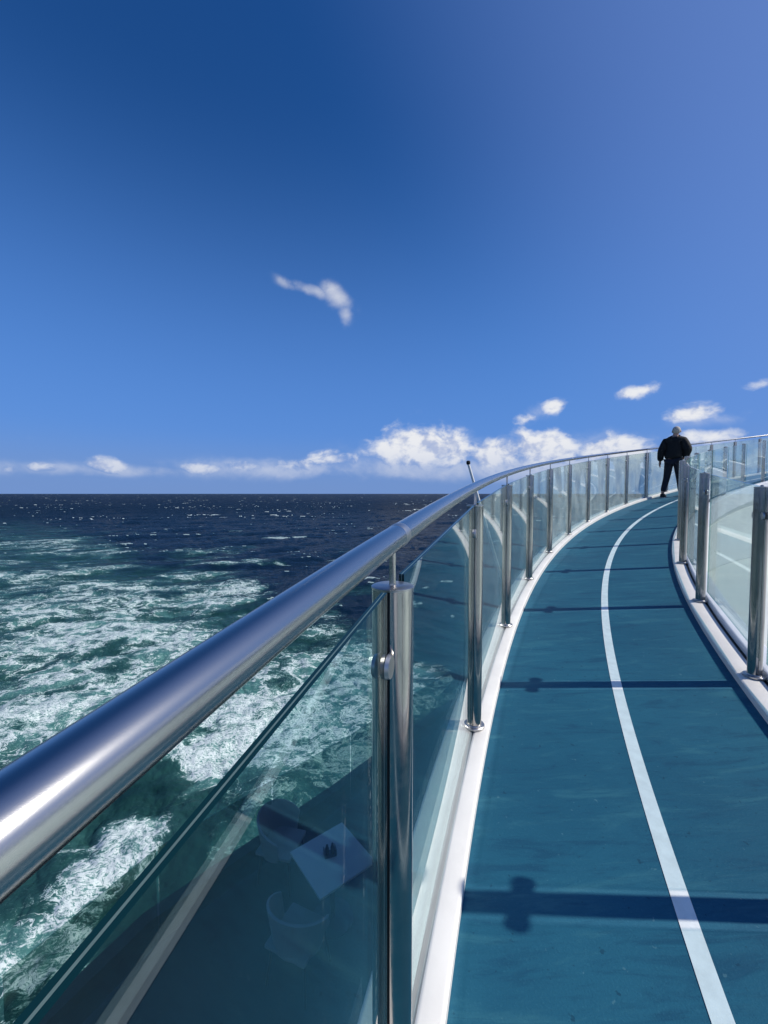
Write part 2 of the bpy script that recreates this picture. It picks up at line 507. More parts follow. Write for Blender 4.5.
# raised seams across the roof
bm = bmesh.new()
for R in (17.0, 15.2):
    for k in range(-20, 120):
        a0 = k * PI / 120; a1 = (k + 1) * PI / 120
        z = ROOF_Z + 0.35 * (1 - (R / 18.25) ** 2) - 0.01
        q = []
        for (r_, a_, zz_) in ((R, a0, 0), (R, a1, 0), (R - .06, a1, 0), (R - .06, a0, 0), (R, a0, .05), (R, a1, .05), (R - .06, a1, .05), (R - .06, a0, .05)):
            q.append(bm.verts.new((CX - r_ * math.cos(a_), CY + r_ * math.sin(a_), z + zz_)))
        for f in ((4, 5, 6, 7), (0, 1, 5, 4), (2, 3, 7, 6)):
            bm.faces.new([q[i] for i in f])
struct(from_bm('roof_seam', bm, M['kerb_side']), 'raised curved seams on the pale roof')

# ------------------------------------------------------------------ railing posts
H_POST = 1.10
def make_post(pin, label_base=None):
    root = empty('outer_railing_post' if pin else 'inner_railing_post'); cz = H_POST - (0.135 if pin else 0.165)
    r = 0.040 if pin else 0.035; g = 0.0065
    # local x runs along the railing, y across it
    for s_ in (1, -1):
        bm = bmesh.new()
        n = 20; a_off = math.asin(g / r)
        prof = []
        for i in range(n + 1):
            a = a_off + (PI - 2 * a_off) * i / n
            prof.append((r * math.cos(a), s_ * r * math.sin(a)))
        ri = r - 0.003
        lo = [bm.verts.new((x, y, 0.012)) for x, y in prof]
        hi = [bm.verts.new((x, y, H_POST - 0.006)) for x, y in prof]
        for i in range(n):
            bm.faces.new((lo[i], lo[i + 1], hi[i + 1], hi[i]))
        bm.faces.new((lo[n], lo[0], hi[0], hi[n]))
        bm.faces.new(hi); bm.faces.new(lo[::-1])
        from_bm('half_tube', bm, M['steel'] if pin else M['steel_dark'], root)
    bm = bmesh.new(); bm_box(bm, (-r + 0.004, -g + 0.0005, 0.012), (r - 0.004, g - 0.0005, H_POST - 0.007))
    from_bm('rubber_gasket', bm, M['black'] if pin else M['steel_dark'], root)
    bm = bmesh.new(); bm_lathe(bm, [(r + 0.0005, H_POST - 0.006), (r + 0.001, H_POST - 0.002), (r - 0.003, H_POST)], 40)
    from_bm('cap', bm, M['cap_steel'], root, ang=50)
    bm = bmesh.new(); bm_lathe(bm, [(0.056, 0.0005), (0.056, 0.008), (0.053, 0.011), (r + 0.004, 0.012), (r + 0.0015, 0.016)], 40)
    from_bm('base_flange', bm, M['cap_steel'], root, ang=30)
    for s_ in (1, -1):
        bm = bmesh.new()
        for t_ in (1, -1):
            rr = bmesh.ops.create_cone(bm, cap_ends=True, segments=28, radius1=0.0225, radius2=0.020, depth=0.007)
            Mx = Matrix.Translation((s_ * 0.062, t_ * 0.0125, cz)) @ Matrix.Rotation(-t_ * PI / 2, 4, 'X')
            bmesh.ops.transform(bm, matrix=Mx, verts=rr['verts'])
        bm_box(bm, (min(0.03 * s_, 0.062 * s_), -0.0105, cz - 0.02), (max(0.03 * s_, 0.062 * s_), -0.0072, cz + 0.02))
        bm_box(bm, (min(0.03 * s_, 0.062 * s_), 0.0072, cz - 0.02), (max(0.03 * s_, 0.062 * s_), 0.0105, cz + 0.02))
        from_bm('glass_clamp', bm, M['cap_steel'], root, ang=30)
    if pin:
        bm = bmesh.new(); bm_lathe(bm, [(0.0075, H_POST - 0.001), (0.0065, H_POST + 0.004), (0.0065, H_POST + 0.066)], 16)
        from_bm('rail_pin', bm, M['steel'], root)
    else:
        bm = bmesh.new(); bm_lathe(bm, [(0.008, H_POST - 0.001), (0.008, H_POST + 0.006), (0.005, H_POST + 0.009)], 14)
        from_bm('cap_bolt', bm, M['steel'], root)
    return root

def copy_tree(o, parent=None):
    c = o.copy(); COL.objects.link(c)
    if parent is not None: c.parent = parent
    for ch in list(o.children):
        copy_tree(ch, c)
    return c

ORD = ['', 'nearest', 'second', 'third', 'fourth', 'fifth', 'sixth', 'seventh', 'eighth', 'ninth', 'tenth', 'eleventh', 'twelfth',
       'thirteenth', 'fourteenth', 'fifteenth', 'sixteenth', 'seventeenth', 'eighteenth', 'nineteenth', 'twentieth']
NPO = 17
def place(proto, th, R):
    o = proto
    o.location = P(R, th); o.rotation_euler = (0, 0, PI / 2 - th)

def post_label(side, k):
    hold = 'carrying the round handrail on a thin pin' if side == 'outer' else 'with no handrail above it'
    if k < 0:
        return ['', 'steel post of the %s railing beside the viewer, just outside the frame', 'steel post of the %s railing, second back behind the viewer', 'steel post of the %s railing, third back behind the viewer'][-k] % side
    nm = 'nearest' if k == 0 else ORD[k + 1] + '-nearest'
    ex = ''
    if side == 'outer':
        if k == 0: ex = ', in the middle foreground'
        if k == 9: ex = ', just left of the walking man'
        if k == 10: ex = ', behind the walking man'
    return '%s steel post of the %s railing, %s%s' % (nm, side, 'under the handrail' if side == 'outer' else 'without a handrail', ex)

po = make_post(True)
first = True
for k in range(-2, NPO):
    o = po if first else copy_tree(po); first = False
    place(o, TO0 + DTO * k, RO)
    tag(o, post_label('outer', k), 'railing post', 'steel posts of the outer railing')
pi_ = make_post(False)
first = True
KI = range(-3, 16)
for k in KI:
    o = pi_ if first else copy_tree(pi_); first = False
    place(o, TI0 + DTI * k, RI)
    kk = k
    tag(o, post_label('inner', kk), 'railing post', 'steel posts of the inner railing')

# ------------------------------------------------------------------ glass panels
def panel(name, A, B, h, gmat, z0=-0.02, t=0.011, gap=0.060, gap2=None, em=None):
    """flat pane standing between two posts, foot A to foot B"""
    d = (B - A); L = math.hypot(d.x, d.y)
    u = Vector((d.x, d.y, 0)) / L; nrm = Vector((-u.y, u.x, 0)); sl = d.z / L
    bm = bmesh.new()
    ys = [-t / 2, -t * 0.09, t * 0.09, t / 2]
    ring = []
    for (x, zz) in ((gap, z0), (L - (gap2 or gap), z0), (L - (gap2 or gap), h), (gap, h)):
        ring.append([bm.verts.new(u * x + nrm * y + Vector((0, 0, zz + sl * x))) for y in ys])
    f = bm.faces.new([ring[i][0] for i in range(4)]); f.material_index = 0
    f = bm.faces.new([ring[i][3] for i in (3, 2, 1, 0)]); f.material_index = 0
    for i in range(4):
        j = (i + 1) % 4
        for q in range(3):
            f = bm.faces.new((ring[i][q], ring[j][q], ring[j][q + 1], ring[i][q + 1]))
            f.material_index = 2 if q == 1 else 1
    o = from_bm(name, bm, [gmat, em or M['edge_dark'], em or M['edge_pale']])
    o.location = A
    return o

for k in range(-2, NPO - 1):
    A = P(RO, TO0 + DTO * k); B = P(RO, TO0 + DTO * (k + 1))
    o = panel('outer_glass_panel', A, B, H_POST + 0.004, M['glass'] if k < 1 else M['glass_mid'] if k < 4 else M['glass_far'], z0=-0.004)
    if k < -1: lb = 'clear glass pane of the outer railing behind the viewer'
    elif k == -1: lb = 'large saltwater-streaked glass pane in the left foreground, ending at the nearest post'
    else: lb = 'tinted glass pane of the outer railing right after the %s outer post' % ('nearest' if k == 0 else ORD[k + 1] + '-nearest')
    tag(o, lb, 'glass panel', 'glass panes of the outer railing')
ks = list(KI)
for k in ks[:-1]:
    A = P(RI - 0.038, TI0 + DTI * k); B = P(RI - 0.038, TI0 + DTI * (k + 1))
    o = panel('inner_glass_panel', A, B, H_POST - 0.012, M['glass_in'], z0=0.10, gap=0.068, gap2=0.048, em=M['edge_clear'])
    if k < -2: lb = 'clear glass pane of the inner railing far behind the viewer'
    elif k == -2: lb = 'clear glass pane of the inner railing beside the viewer, second one back'
    elif k == -1: lb = 'glass pane at the right frame edge before the nearest inner post'
    else: lb = 'greenish glass pane of the inner railing right after the %s inner post' % ('nearest' if k == 0 else ORD[k + 1] + '-nearest')
    tag(o, lb, 'glass panel', 'glass panes of the inner railing')

# ------------------------------------------------------------------ handrail
R_RAIL = 0.0232; RAIL_Z = H_POST + 0.088
bm = bmesh.new()
pts = [P(RO, T_MIN + (TO0 + DTO * (NPO - 0.6) - T_MIN) * i / 500, RAIL_Z) for i in range(501)]
bm_tube(bm, pts, R_RAIL, 48)
rail_root = empty('handrail', P(RO, TO0, 0))
tb = from_bm('rail_tube', bm, M['rail_steel'], rail_root); tb.location = -Vector(rail_root.location)
for k in (0.03, 5.1, 10.1, 15.1):
    th = TO0 + DTO * k
    bm = bmesh.new()
    bm_tube(bm, [P(RO, th + (i - 2) * 0.0004, RAIL_Z) for i in range(5)], R_RAIL, 48, rad=[R_RAIL + .0001, R_RAIL + .0009, R_RAIL + .0011, R_RAIL + .0009, R_RAIL + .0001])
    j = from_bm('rail_joint', bm, M['cap_steel'], rail_root); j.location = -Vector(rail_root.location)
tag(rail_root, 'thick polished steel handrail sweeping along the outer glass from lower left to upper right', 'handrail')

# ------------------------------------------------------------------ lower deck
LZ = -4.95
edge = [(-5.0, -14), (-4.4, -6), (-3.7, -1), (-3.25, 1.2), (-2.7, 3.0), (-2.17, 4.1), (-.25, 6.2), (1.66, 8.5), (4.6, 11.4), (9, 14.8), (15, 17.6), (22, 18.6), (30, 18)]
def offset(poly, d):
    r = []
    for i, p in enumerate(poly):
        a = Vector(poly[max(i - 1, 0)]); b = Vector(poly[min(i + 1, len(poly) - 1)])
        t = (b - a).normalized(); r.append(Vector(p) + Vector((-t.y, t.x)) * d)
    return r
edge = [tuple(p) for p in offset(edge, 0.38)]
outp = offset(edge, 0.40)
coam = [tuple(p) for p in offset(edge, 0.30)]
bm = bmesh.new()
top = [bm.verts.new((p.x, p.y, LZ)) for p in outp] + [bm.verts.new((30, -14, LZ))]
bot = [bm.verts.new((v.co.x, v.co.y, LZ - 0.45)) for v in top]
bm.faces.new(top[::-1]); bm.faces.new(bot)
for i in range(len(top)):
    j = (i + 1) % len(top); bm.faces.new((top[i], bot[i], bot[j], top[j]))
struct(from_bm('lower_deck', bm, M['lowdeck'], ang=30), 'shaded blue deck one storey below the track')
def wall_strip(name, poly, h0, h1, tk, mats, parent=None):
    bm = bmesh.new(); a = offset(poly, tk / 2); b = offset(poly, -tk / 2)
    R_ = []
    for p, q in zip(a, b):
        R_.append([bm.verts.new((p.x, p.y, h0)), bm.verts.new((p.x, p.y, h1)), bm.verts.new((q.x, q.y, h1)), bm.verts.new((q.x, q.y, h0))])
    for A, B in zip(R_[:-1], R_[1:]):
        for k in range(4):
            bm.faces.new((A[k], A[(k + 1) % 4], B[(k + 1) % 4], B[k]))
    bm.faces.new(R_[0][::-1]); bm.faces.new(R_[-1])
    return from_bm(name, bm, mats, parent, ang=20)
struct(wall_strip('lower_coaming', coam, LZ, LZ + 0.12, 0.16, M['coaming']), 'dark coaming along the edge of the lower deck')
par = empty('lower_balustrade', (edge[4][0], edge[4][1], LZ))
tag(par, 'frameless dark-tinted glass balustrade along the lower deck below the near glass', 'balustrade')
inv = -Vector(par.location)
for (a, b) in zip(edge[2:-2], edge[3:-1]):
    a = Vector(a); b = Vector(b); L = (b - a).length; nseg = max(1, round(L / 1.5))
    for i in range(nseg):
        p = a.lerp(b, (i + 0.01) / nseg); q = a.lerp(b, (i + 0.99) / nseg)
        o = wall_strip('glass_pane', [(p.x, p.y), (q.x, q.y)], LZ + 0.03, LZ + 1.10, 0.014, M['glass_low'], par)
        o.location = inv

# table and chairs on the lower deck
def make_table(loc, rz):
    root = empty('cafe_table', loc, rz)
    bm = bmesh.new(); bm_box(bm, (-.36, -.36, .72), (.36, .36, .745), 0.006); from_bm('table_top', bm, M['table'], root)
    bm = bmesh.new(); bm_lathe(bm, [(.03, .02), (.028, .70), (.06, .715)], 20); from_bm('leg', bm, M['table_leg'], root)
    bm = bmesh.new(); bm_lathe(bm, [(.24, 0.0), (.24, .012), (.05, .03)], 28); from_bm('foot', bm, M['table_leg'], root)
    tag(root, 'square pale cafe table on the lower deck seen through the near glass', 'table')
    return root
def make_chair(loc, rz):
    root = empty('tub_chair', loc, rz)
    bm = bmesh.new(); bm_box(bm, (-.24, -.23, .41), (.24, .25, .455), .02); from_bm('seat', bm, M['chair'], root)
    # curved wrap-round back and arms as one shell
    bm = bmesh.new(); n = 24
    R_ = []
    for i in range(n + 1):
        a = math.radians(-20 + 220 * i / n)
        u = abs(i - n / 2) / (n / 2)
        top = .84 - .18 * u ** 2
        c_, s_ = math.cos(a), math.sin(a)
        R_.append([bm.verts.new((.24 * c_, .22 * s_, .40)), bm.verts.new((.30 * c_, .28 * s_, top)), bm.verts.new((.325 * c_, .305 * s_, top - .005)), bm.verts.new((.262 * c_, .242 * s_, .39))])
    for A, B in zip(R_[:-1], R_[1:]):
        for k in range(4):
            bm.faces.new((A[k], A[(k + 1) % 4], B[(k + 1) % 4], B[k]))
    bm.faces.new(R_[0][::-1]); bm.faces.new(R_[-1])
    from_bm('backrest', bm, M['chair'], root, ang=40)
    for sx_ in (-1, 1):
        for sy_ in (-1, 1):
            bm = bmesh.new(); bm_tube(bm, [(sx_ * .19, sy_ * .18, .42), (sx_ * .235, sy_ * .225, 0.0)], .014, 10)
            from_bm('leg', bm, M['table_leg'], root)
    return root

tp = Vector((-0.60, 4.62, LZ))
make_table(tp, math.radians(38))
lay = [((-0.28, -0.55), math.radians(156), 'woven tub chair on the near left side of the cafe table'),
       ((-0.72, 0.55), math.radians(75), 'woven tub chair nearer the lower balustrade, beside the cafe table')]
for i, ((dx, dy), rz, lb) in enumerate(lay):
    ch = make_chair((tp.x + dx, tp.y + dy, LZ), rz)
    tag(ch, lb, 'chair', 'chairs round the cafe table')

def make_caddy(loc):
    root = empty('condiment_caddy', loc, math.radians(20))
    bm = bmesh.new(); bm_box(bm, (-.07, -.05, 0.0), (.07, .05, .012), .003); bm_box(bm, (-.07, -.05, .012), (-.062, .05, .07)); bm_box(bm, (.062, -.05, .012), (.07, .05, .07))
    from_bm('rack', bm, M['table_leg'], root)
    for dx in (-.035, .03):
        bm = bmesh.new(); bm_lathe(bm, [(.022, .0125), (.024, .08), (.014, .10), (.014, .12)], 16, off=(dx, 0, 0)); from_bm('bottle', bm, M['black'], root)
    tag(root, 'small dark condiment caddy in the middle of the cafe table', 'caddy')
make_caddy((tp.x - .03, tp.y + .03, LZ + .745))

# slim leaning staff beyond the rail
def staff():
    top = Vector((1.46, 7.2, 0.52)); foot = Vector((3.10, 7.2, LZ))
    root = empty('ensign_staff', foot)
    bm = bmesh.new(); bm_tube(bm, [(0, 0, 0), (top - foot) * .5, top - foot], .03, 14, rad=[.030, .026, .022]); from_bm('pole', bm, M['pole'], root)
    bm = bmesh.new(); bm_lathe(bm, [(.024, -.02), (.035, 0), (.035, .035), (.02, .05)], 18); c = from_bm('finial', bm, M['black'], root); c.location = top - foot
    bm = bmesh.new(); bm_lathe(bm, [(.11, 0), (.11, .02), (.06, .05)], 20); from_bm('base_plate', bm, M['steel'], root)
    tag(root, 'slim white leaning staff with a black tip beyond the handrail', 'flag staff')
staff()

# ------------------------------------------------------------------ the walking man
def skin_mesh(name, verts, edges, radii, mat_, parent, sub=2, loc=None):
    me = bpy.data.meshes.new(name); me.from_pydata([tuple(v) for v in verts], edges, [])
    o = bpy.data.objects.new(name, me); COL.objects.link(o)
    md = o.modifiers.new('skin', 'SKIN'); md.use_smooth_shade = True
    md.branch_smoothing = 0.3
    for i, r in enumerate(radii):
        me.skin_vertices[0].data[i].radius = r if isinstance(r, tuple) else (r, r)
        me.skin_vertices[0].data[i].use_root = (i == 0)
    sb = o.modifiers.new('sub', 'SUBSURF'); sb.levels = sub; sb.render_levels = sub
    bpy.context.view_layer.update()
    dg = bpy.context.evaluated_depsgraph_get()
    m2 = bpy.data.meshes.new_from_object(o.evaluated_get(dg))
    o.modifiers.clear(); o.data = m2; bpy.data.meshes.remove(me)
    m2.name = name
    m2.materials.clear(); m2.materials.append(mat_)
    for p in m2.polygons: p.use_smooth = True
    o.parent = parent
    return o

def make_person():
    # local frame: he walks towards +y, x to his right, z up
    th = 0.915
    foot = P(19.31, th, TRK)
    head = PI / 2 - th - PI / 2          # heading: rotation that turns +y to the tangent of the curve
    root = empty('person', foot, head + math.radians(8))
    tag(root, 'grey-haired man in a black jacket and dark trousers walking away up the blue track', 'person')
    J = dict(pel=(0.0, 0, .93), wst=(.005, 0.01, 1.06), chest=(.02, 0.04, 1.27), sho=(.03, 0.04, 1.43), neck=(.035, .02, 1.52), skull=(.05, .035, 1.60), crown=(.055, .03, 1.68),
             shL=(-.155, 0.01, 1.385), elL=(-.245, -.02, 1.13), wrL=(-.275, .04, .89), haL=(-.28, .05, .825),
             shR=(.195, 0.01, 1.385), elR=(.315, -.06, 1.14), wrR=(.22, .10, .97), haR=(.16, .13, .92),
             hpL=(-.075, 0, .88), knL=(-.125, .06, .50), anL=(-.175, -.10, .12), toL=(-.20, .05, .04),
             hpR=(.095, 0, .88), knR=(.125, .14, .52), anR=(.15, .20, .17), toR=(.16, .36, .16))
    def build(name, chain_nodes, edges, rad, m, sub=2):
        idx = {k: i for i, k in enumerate(chain_nodes)}
        return skin_mesh(name, [J[k] for k in chain_nodes], [(idx[a], idx[b]) for a, b in edges], rad, m, root, sub)
    # right foot planted further up the ramp
    sl = 0.13
    for k in ('knR', 'anR', 'toR'):
        x, y, z = J[k]; J[k] = (x, y, z - 0.05)
    nodes = ['pel', 'wst', 'chest', 'sho', 'neck', 'skull', 'crown', 'shL', 'elL', 'wrL', 'shR', 'elR', 'wrR', 'hpL', 'knL', 'anL', 'hpR', 'knR', 'anR']
    rad = [(.15, .11), (.14, .11), (.155, .115), (.10, .085), .055, (.078, .092), (.060, .072), .055, .042, .029, .055, .042, .029, .085, .055, .038, .085, .055, .038]
    nodes += ['haL', 'haR', 'toL', 'toR']; rad += [(.036, .022), (.036, .022), (.04, .03), (.04, .03)]
    fing = []
    for sd in ('L', 'R'):
        w_ = Vector(J['wr' + sd]); h_ = Vector(J['ha' + sd]); d_ = (h_ - w_).normalized()
        side = Vector((0, 1, 0)) if sd == 'L' else Vector((.3, 0, .9))
        side = (side - d_ * side.dot(d_)).normalized(); nn = d_.cross(side)
        for fi in range(4):
            nm1, nm2 = 'f%s%da' % (sd, fi), 'f%s%db' % (sd, fi)
            off = (fi - 1.5) * .021
            lf = (.075, .085, .08, .062)[fi]
            J[nm1] = tuple(h_ + side * off + d_ * (lf * .55)); J[nm2] = tuple(h_ + side * off * 1.02 + d_ * lf + nn * .018)
            nodes += [nm1, nm2]; rad += [.0095, .008]; fing += [('ha' + sd, nm1), (nm1, nm2)]
        nm1, nm2 = 'f%sta' % sd, 'f%stb' % sd
        J[nm1] = tuple(w_ + d_ * .03 + side * .04); J[nm2] = tuple(w_ + d_ * .07 + side * .055)
        nodes += [nm1, nm2]; rad += [.012, .010]; fing += [('wr' + sd, nm1), (nm1, nm2)]
    ed = [('pel', 'wst'), ('wst', 'chest'), ('chest', 'sho'), ('sho', 'neck'), ('neck', 'skull'), ('skull', 'crown'), ('sho', 'shL'), ('shL', 'elL'), ('elL', 'wrL'), ('wrL', 'haL'),
          ('sho', 'shR'), ('shR', 'elR'), ('elR', 'wrR'), ('wrR', 'haR'), ('pel', 'hpL'), ('hpL', 'knL'), ('knL', 'anL'), ('anL', 'toL'), ('pel', 'hpR'), ('hpR', 'knR'), ('knR', 'anR'), ('anR', 'toR')]
    body = build('body', nodes, ed + fing, rad, M['skin'])
    # face on the far side of the head, ears
    bm = bmesh.new()
    hc = Vector(J['skull'])
    for dx in (-.085, .085):
        r = bmesh.ops.create_uvsphere(bm, u_segments=12, v_segments=8, radius=1)
        bmesh.ops.transform(bm, matrix=Matrix.Translation(hc + Vector((dx, 0.0, .01))) @ Matrix.Diagonal((.012, .022, .034, 1)), verts=r['verts'])
    from_bm('ear', bm, M['skin'], root)
    bm = bmesh.new()
    r = bmesh.ops.create_cone(bm, cap_ends=True, segments=10, radius1=.018, radius2=.008, depth=.05)
    bmesh.ops.transform(bm, matrix=Matrix.Translation(hc + Vector((0, .10, .01))) @ Matrix.Rotation(math.radians(-20), 4, 'X'), verts=r['verts'])
    from_bm('nose', bm, M['skin'], root)
    for dx in (-.032, .032):
        bm = bmesh.new(); r = bmesh.ops.create_uvsphere(bm, u_segments=12, v_segments=8, radius=.012)
        bmesh.ops.transform(bm, matrix=Matrix.Translation(hc + Vector((dx, .088, .035))), verts=r['verts']); from_bm('eye', bm, M['black'], root)
    # hair: cap over crown and back of the head
    bm = bmesh.new(); r = bmesh.ops.create_uvsphere(bm, u_segments=24, v_segments=16, radius=1)
    bmesh.ops.transform(bm, matrix=Matrix.Translation(hc + Vector((0.002, -.012, .035))) @ Matrix.Diagonal((.088, .102, .098, 1)), verts=r['verts'])
    kill = [v for v in bm.verts if (v.co.y > hc.y + .03 and v.co.z < hc.z + .07) or v.co.z < hc.z - .055]
    bmesh.ops.delete(bm, geom=kill, context='VERTS')
    from_bm('hair', bm, M['hair'], root, fix=True)
    # jacket
    jn = ['pel2', 'wst', 'chest', 'sho', 'col', 'shL', 'elL', 'wrL', 'shR', 'elR', 'wrR']
    J['pel2'] = (0, 0, .89); J['col'] = (.03, .01, 1.51)
    je = [('pel2', 'wst'), ('wst', 'chest'), ('chest', 'sho'), ('sho', 'col'), ('sho', 'shL'), ('shL', 'elL'), ('elL', 'wrL'), ('sho', 'shR'), ('shR', 'elR'), ('elR', 'wrR')]
    build('jacket', jn, je, [(.205, .15), (.23, .165), (.245, .175), (.165, .13), (.088, .088), .108, .092, .066, .112, .098, .070], M['jacket'])
    J['pel'] = (0, 0, .96)
    tn = ['pel', 'hpL', 'knL', 'anL', 'hpR', 'knR', 'anR']
    te = [('pel', 'hpL'), ('hpL', 'knL'), ('knL', 'anL'), ('pel', 'hpR'), ('hpR', 'knR'), ('knR', 'anR')]
    build('trousers', tn, te, [(.165, .125), .11, .080, .062, .11, .080, .062], M['trousers'])
    for sd, ang in (('L', 0), ('R', 0)):
        a = Vector(J['an' + sd]); t = Vector(J['to' + sd])
        base = min(a.z, t.z) - .055 if sd == 'L' else t.z - .06
        y0 = a.y - .06
        bm = bmesh.new()
        bm_box(bm, (a.x - .045, y0, base + .018), (a.x + .045, y0 + .17, base + .10), .02)
        bm_box(bm, (a.x - .047, y0 + .09, base + .018), (a.x + .047, y0 + .285, base + .075), .022)
        sh = from_bm('shoe', bm, M['shoe'], root, ang=60)
        bm = bmesh.new(); bm_box(bm, (a.x - .05, y0 - .005, base), (a.x + .05, y0 + .29, base + .02), .006)
        from_bm('sole', bm, M['sole'], sh)
make_person()

# ------------------------------------------------------------------ the sea
SEA = -40.0
def spectrum_tile(N, L, wind, wdir, lmin, lmax, hs_, seed, spread=4):
    rs = np.random.RandomState(seed)
    k1 = np.fft.fftfreq(N, 1.0 / N) * 2 * np.pi / L
    kx, ky = np.meshgrid(k1, k1)
    k = np.hypot(kx, ky); k[0, 0] = 1e-6
    Lw = wind ** 2 / 9.81
    Ph = np.exp(-1 / (k * Lw) ** 2) / k ** 4
    c = (kx * np.cos(wdir) + ky * np.sin(wdir)) / k
    Ph *= np.abs(c) ** spread * 0.9 + 0.1
    Ph[(k < 2 * np.pi / lmax) | (k > 2 * np.pi / lmin)] = 0
    Ph[0, 0] = 0
    h = (rs.randn(N, N) + 1j * rs.randn(N, N)) * np.sqrt(Ph)
    z = np.fft.ifft2(h).real
    s = hs_ / 4 / z.std()
    h *= s; z *= s
    dx = np.fft.ifft2(-1j * kx / k * h).real; dy = np.fft.ifft2(-1j * ky / k * h).real
    dxx = np.fft.ifft2(kx * kx / k * h).real; dyy = np.fft.ifft2(ky * ky / k * h).real; dxy = np.fft.ifft2(kx * ky / k * h).real
    ch = 1.05
    J_ = (1 - ch * dxx) * (1 - ch * dyy) - (ch * dxy) ** 2
    return np.stack([z, dx * ch, dy * ch, J_], -1)

def samp(tile, L, x, y):
    N = tile.shape[0]
    u = x / L * N; v = y / L * N
    iu = np.floor(u).astype(np.int64); iv = np.floor(v).astype(np.int64)
    fu = (u - iu)[..., None]; fv = (v - iv)[..., None]
    a = tile[iv % N, iu % N]; b = tile[iv % N, (iu + 1) % N]; c = tile[(iv + 1) % N, iu % N]; d = tile[(iv + 1) % N, (iu + 1) % N]
    return (a * (1 - fu) + b * fu) * (1 - fv) + (c * (1 - fu) + d * fu) * fv

def vnoise(x, y, seed, N=256):
    rs = np.random.RandomState(seed); g = rs.rand(N, N)
    iu = np.floor(x).astype(np.int64); iv = np.floor(y).astype(np.int64)
    fu = x - iu; fv = y - iv; fu = fu * fu * (3 - 2 * fu); fv = fv * fv * (3 - 2 * fv)
    a = g[iv % N, iu % N]; b = g[iv % N, (iu + 1) % N]; c = g[(iv + 1) % N, iu % N]; d = g[(iv + 1) % N, (iu + 1) % N]
    return (a * (1 - fu) + b * fu) * (1 - fv) + (c * (1 - fu) + d * fu) * fv
def fbm(x, y, seed, oct_=5, g=0.5):
    s = 0; a = 1; t = 0
    for i in range(oct_):
        s = s + a * vnoise(x + 17.3 * i, y - 9.1 * i, seed + i); t += a; a *= g; x = x * 2.03; y = y * 2.03
    return s / t
def sst(x, a, b):
    t = np.clip((x - a) / (b - a), 0, 1); return t * t * (3 - 2 * t)

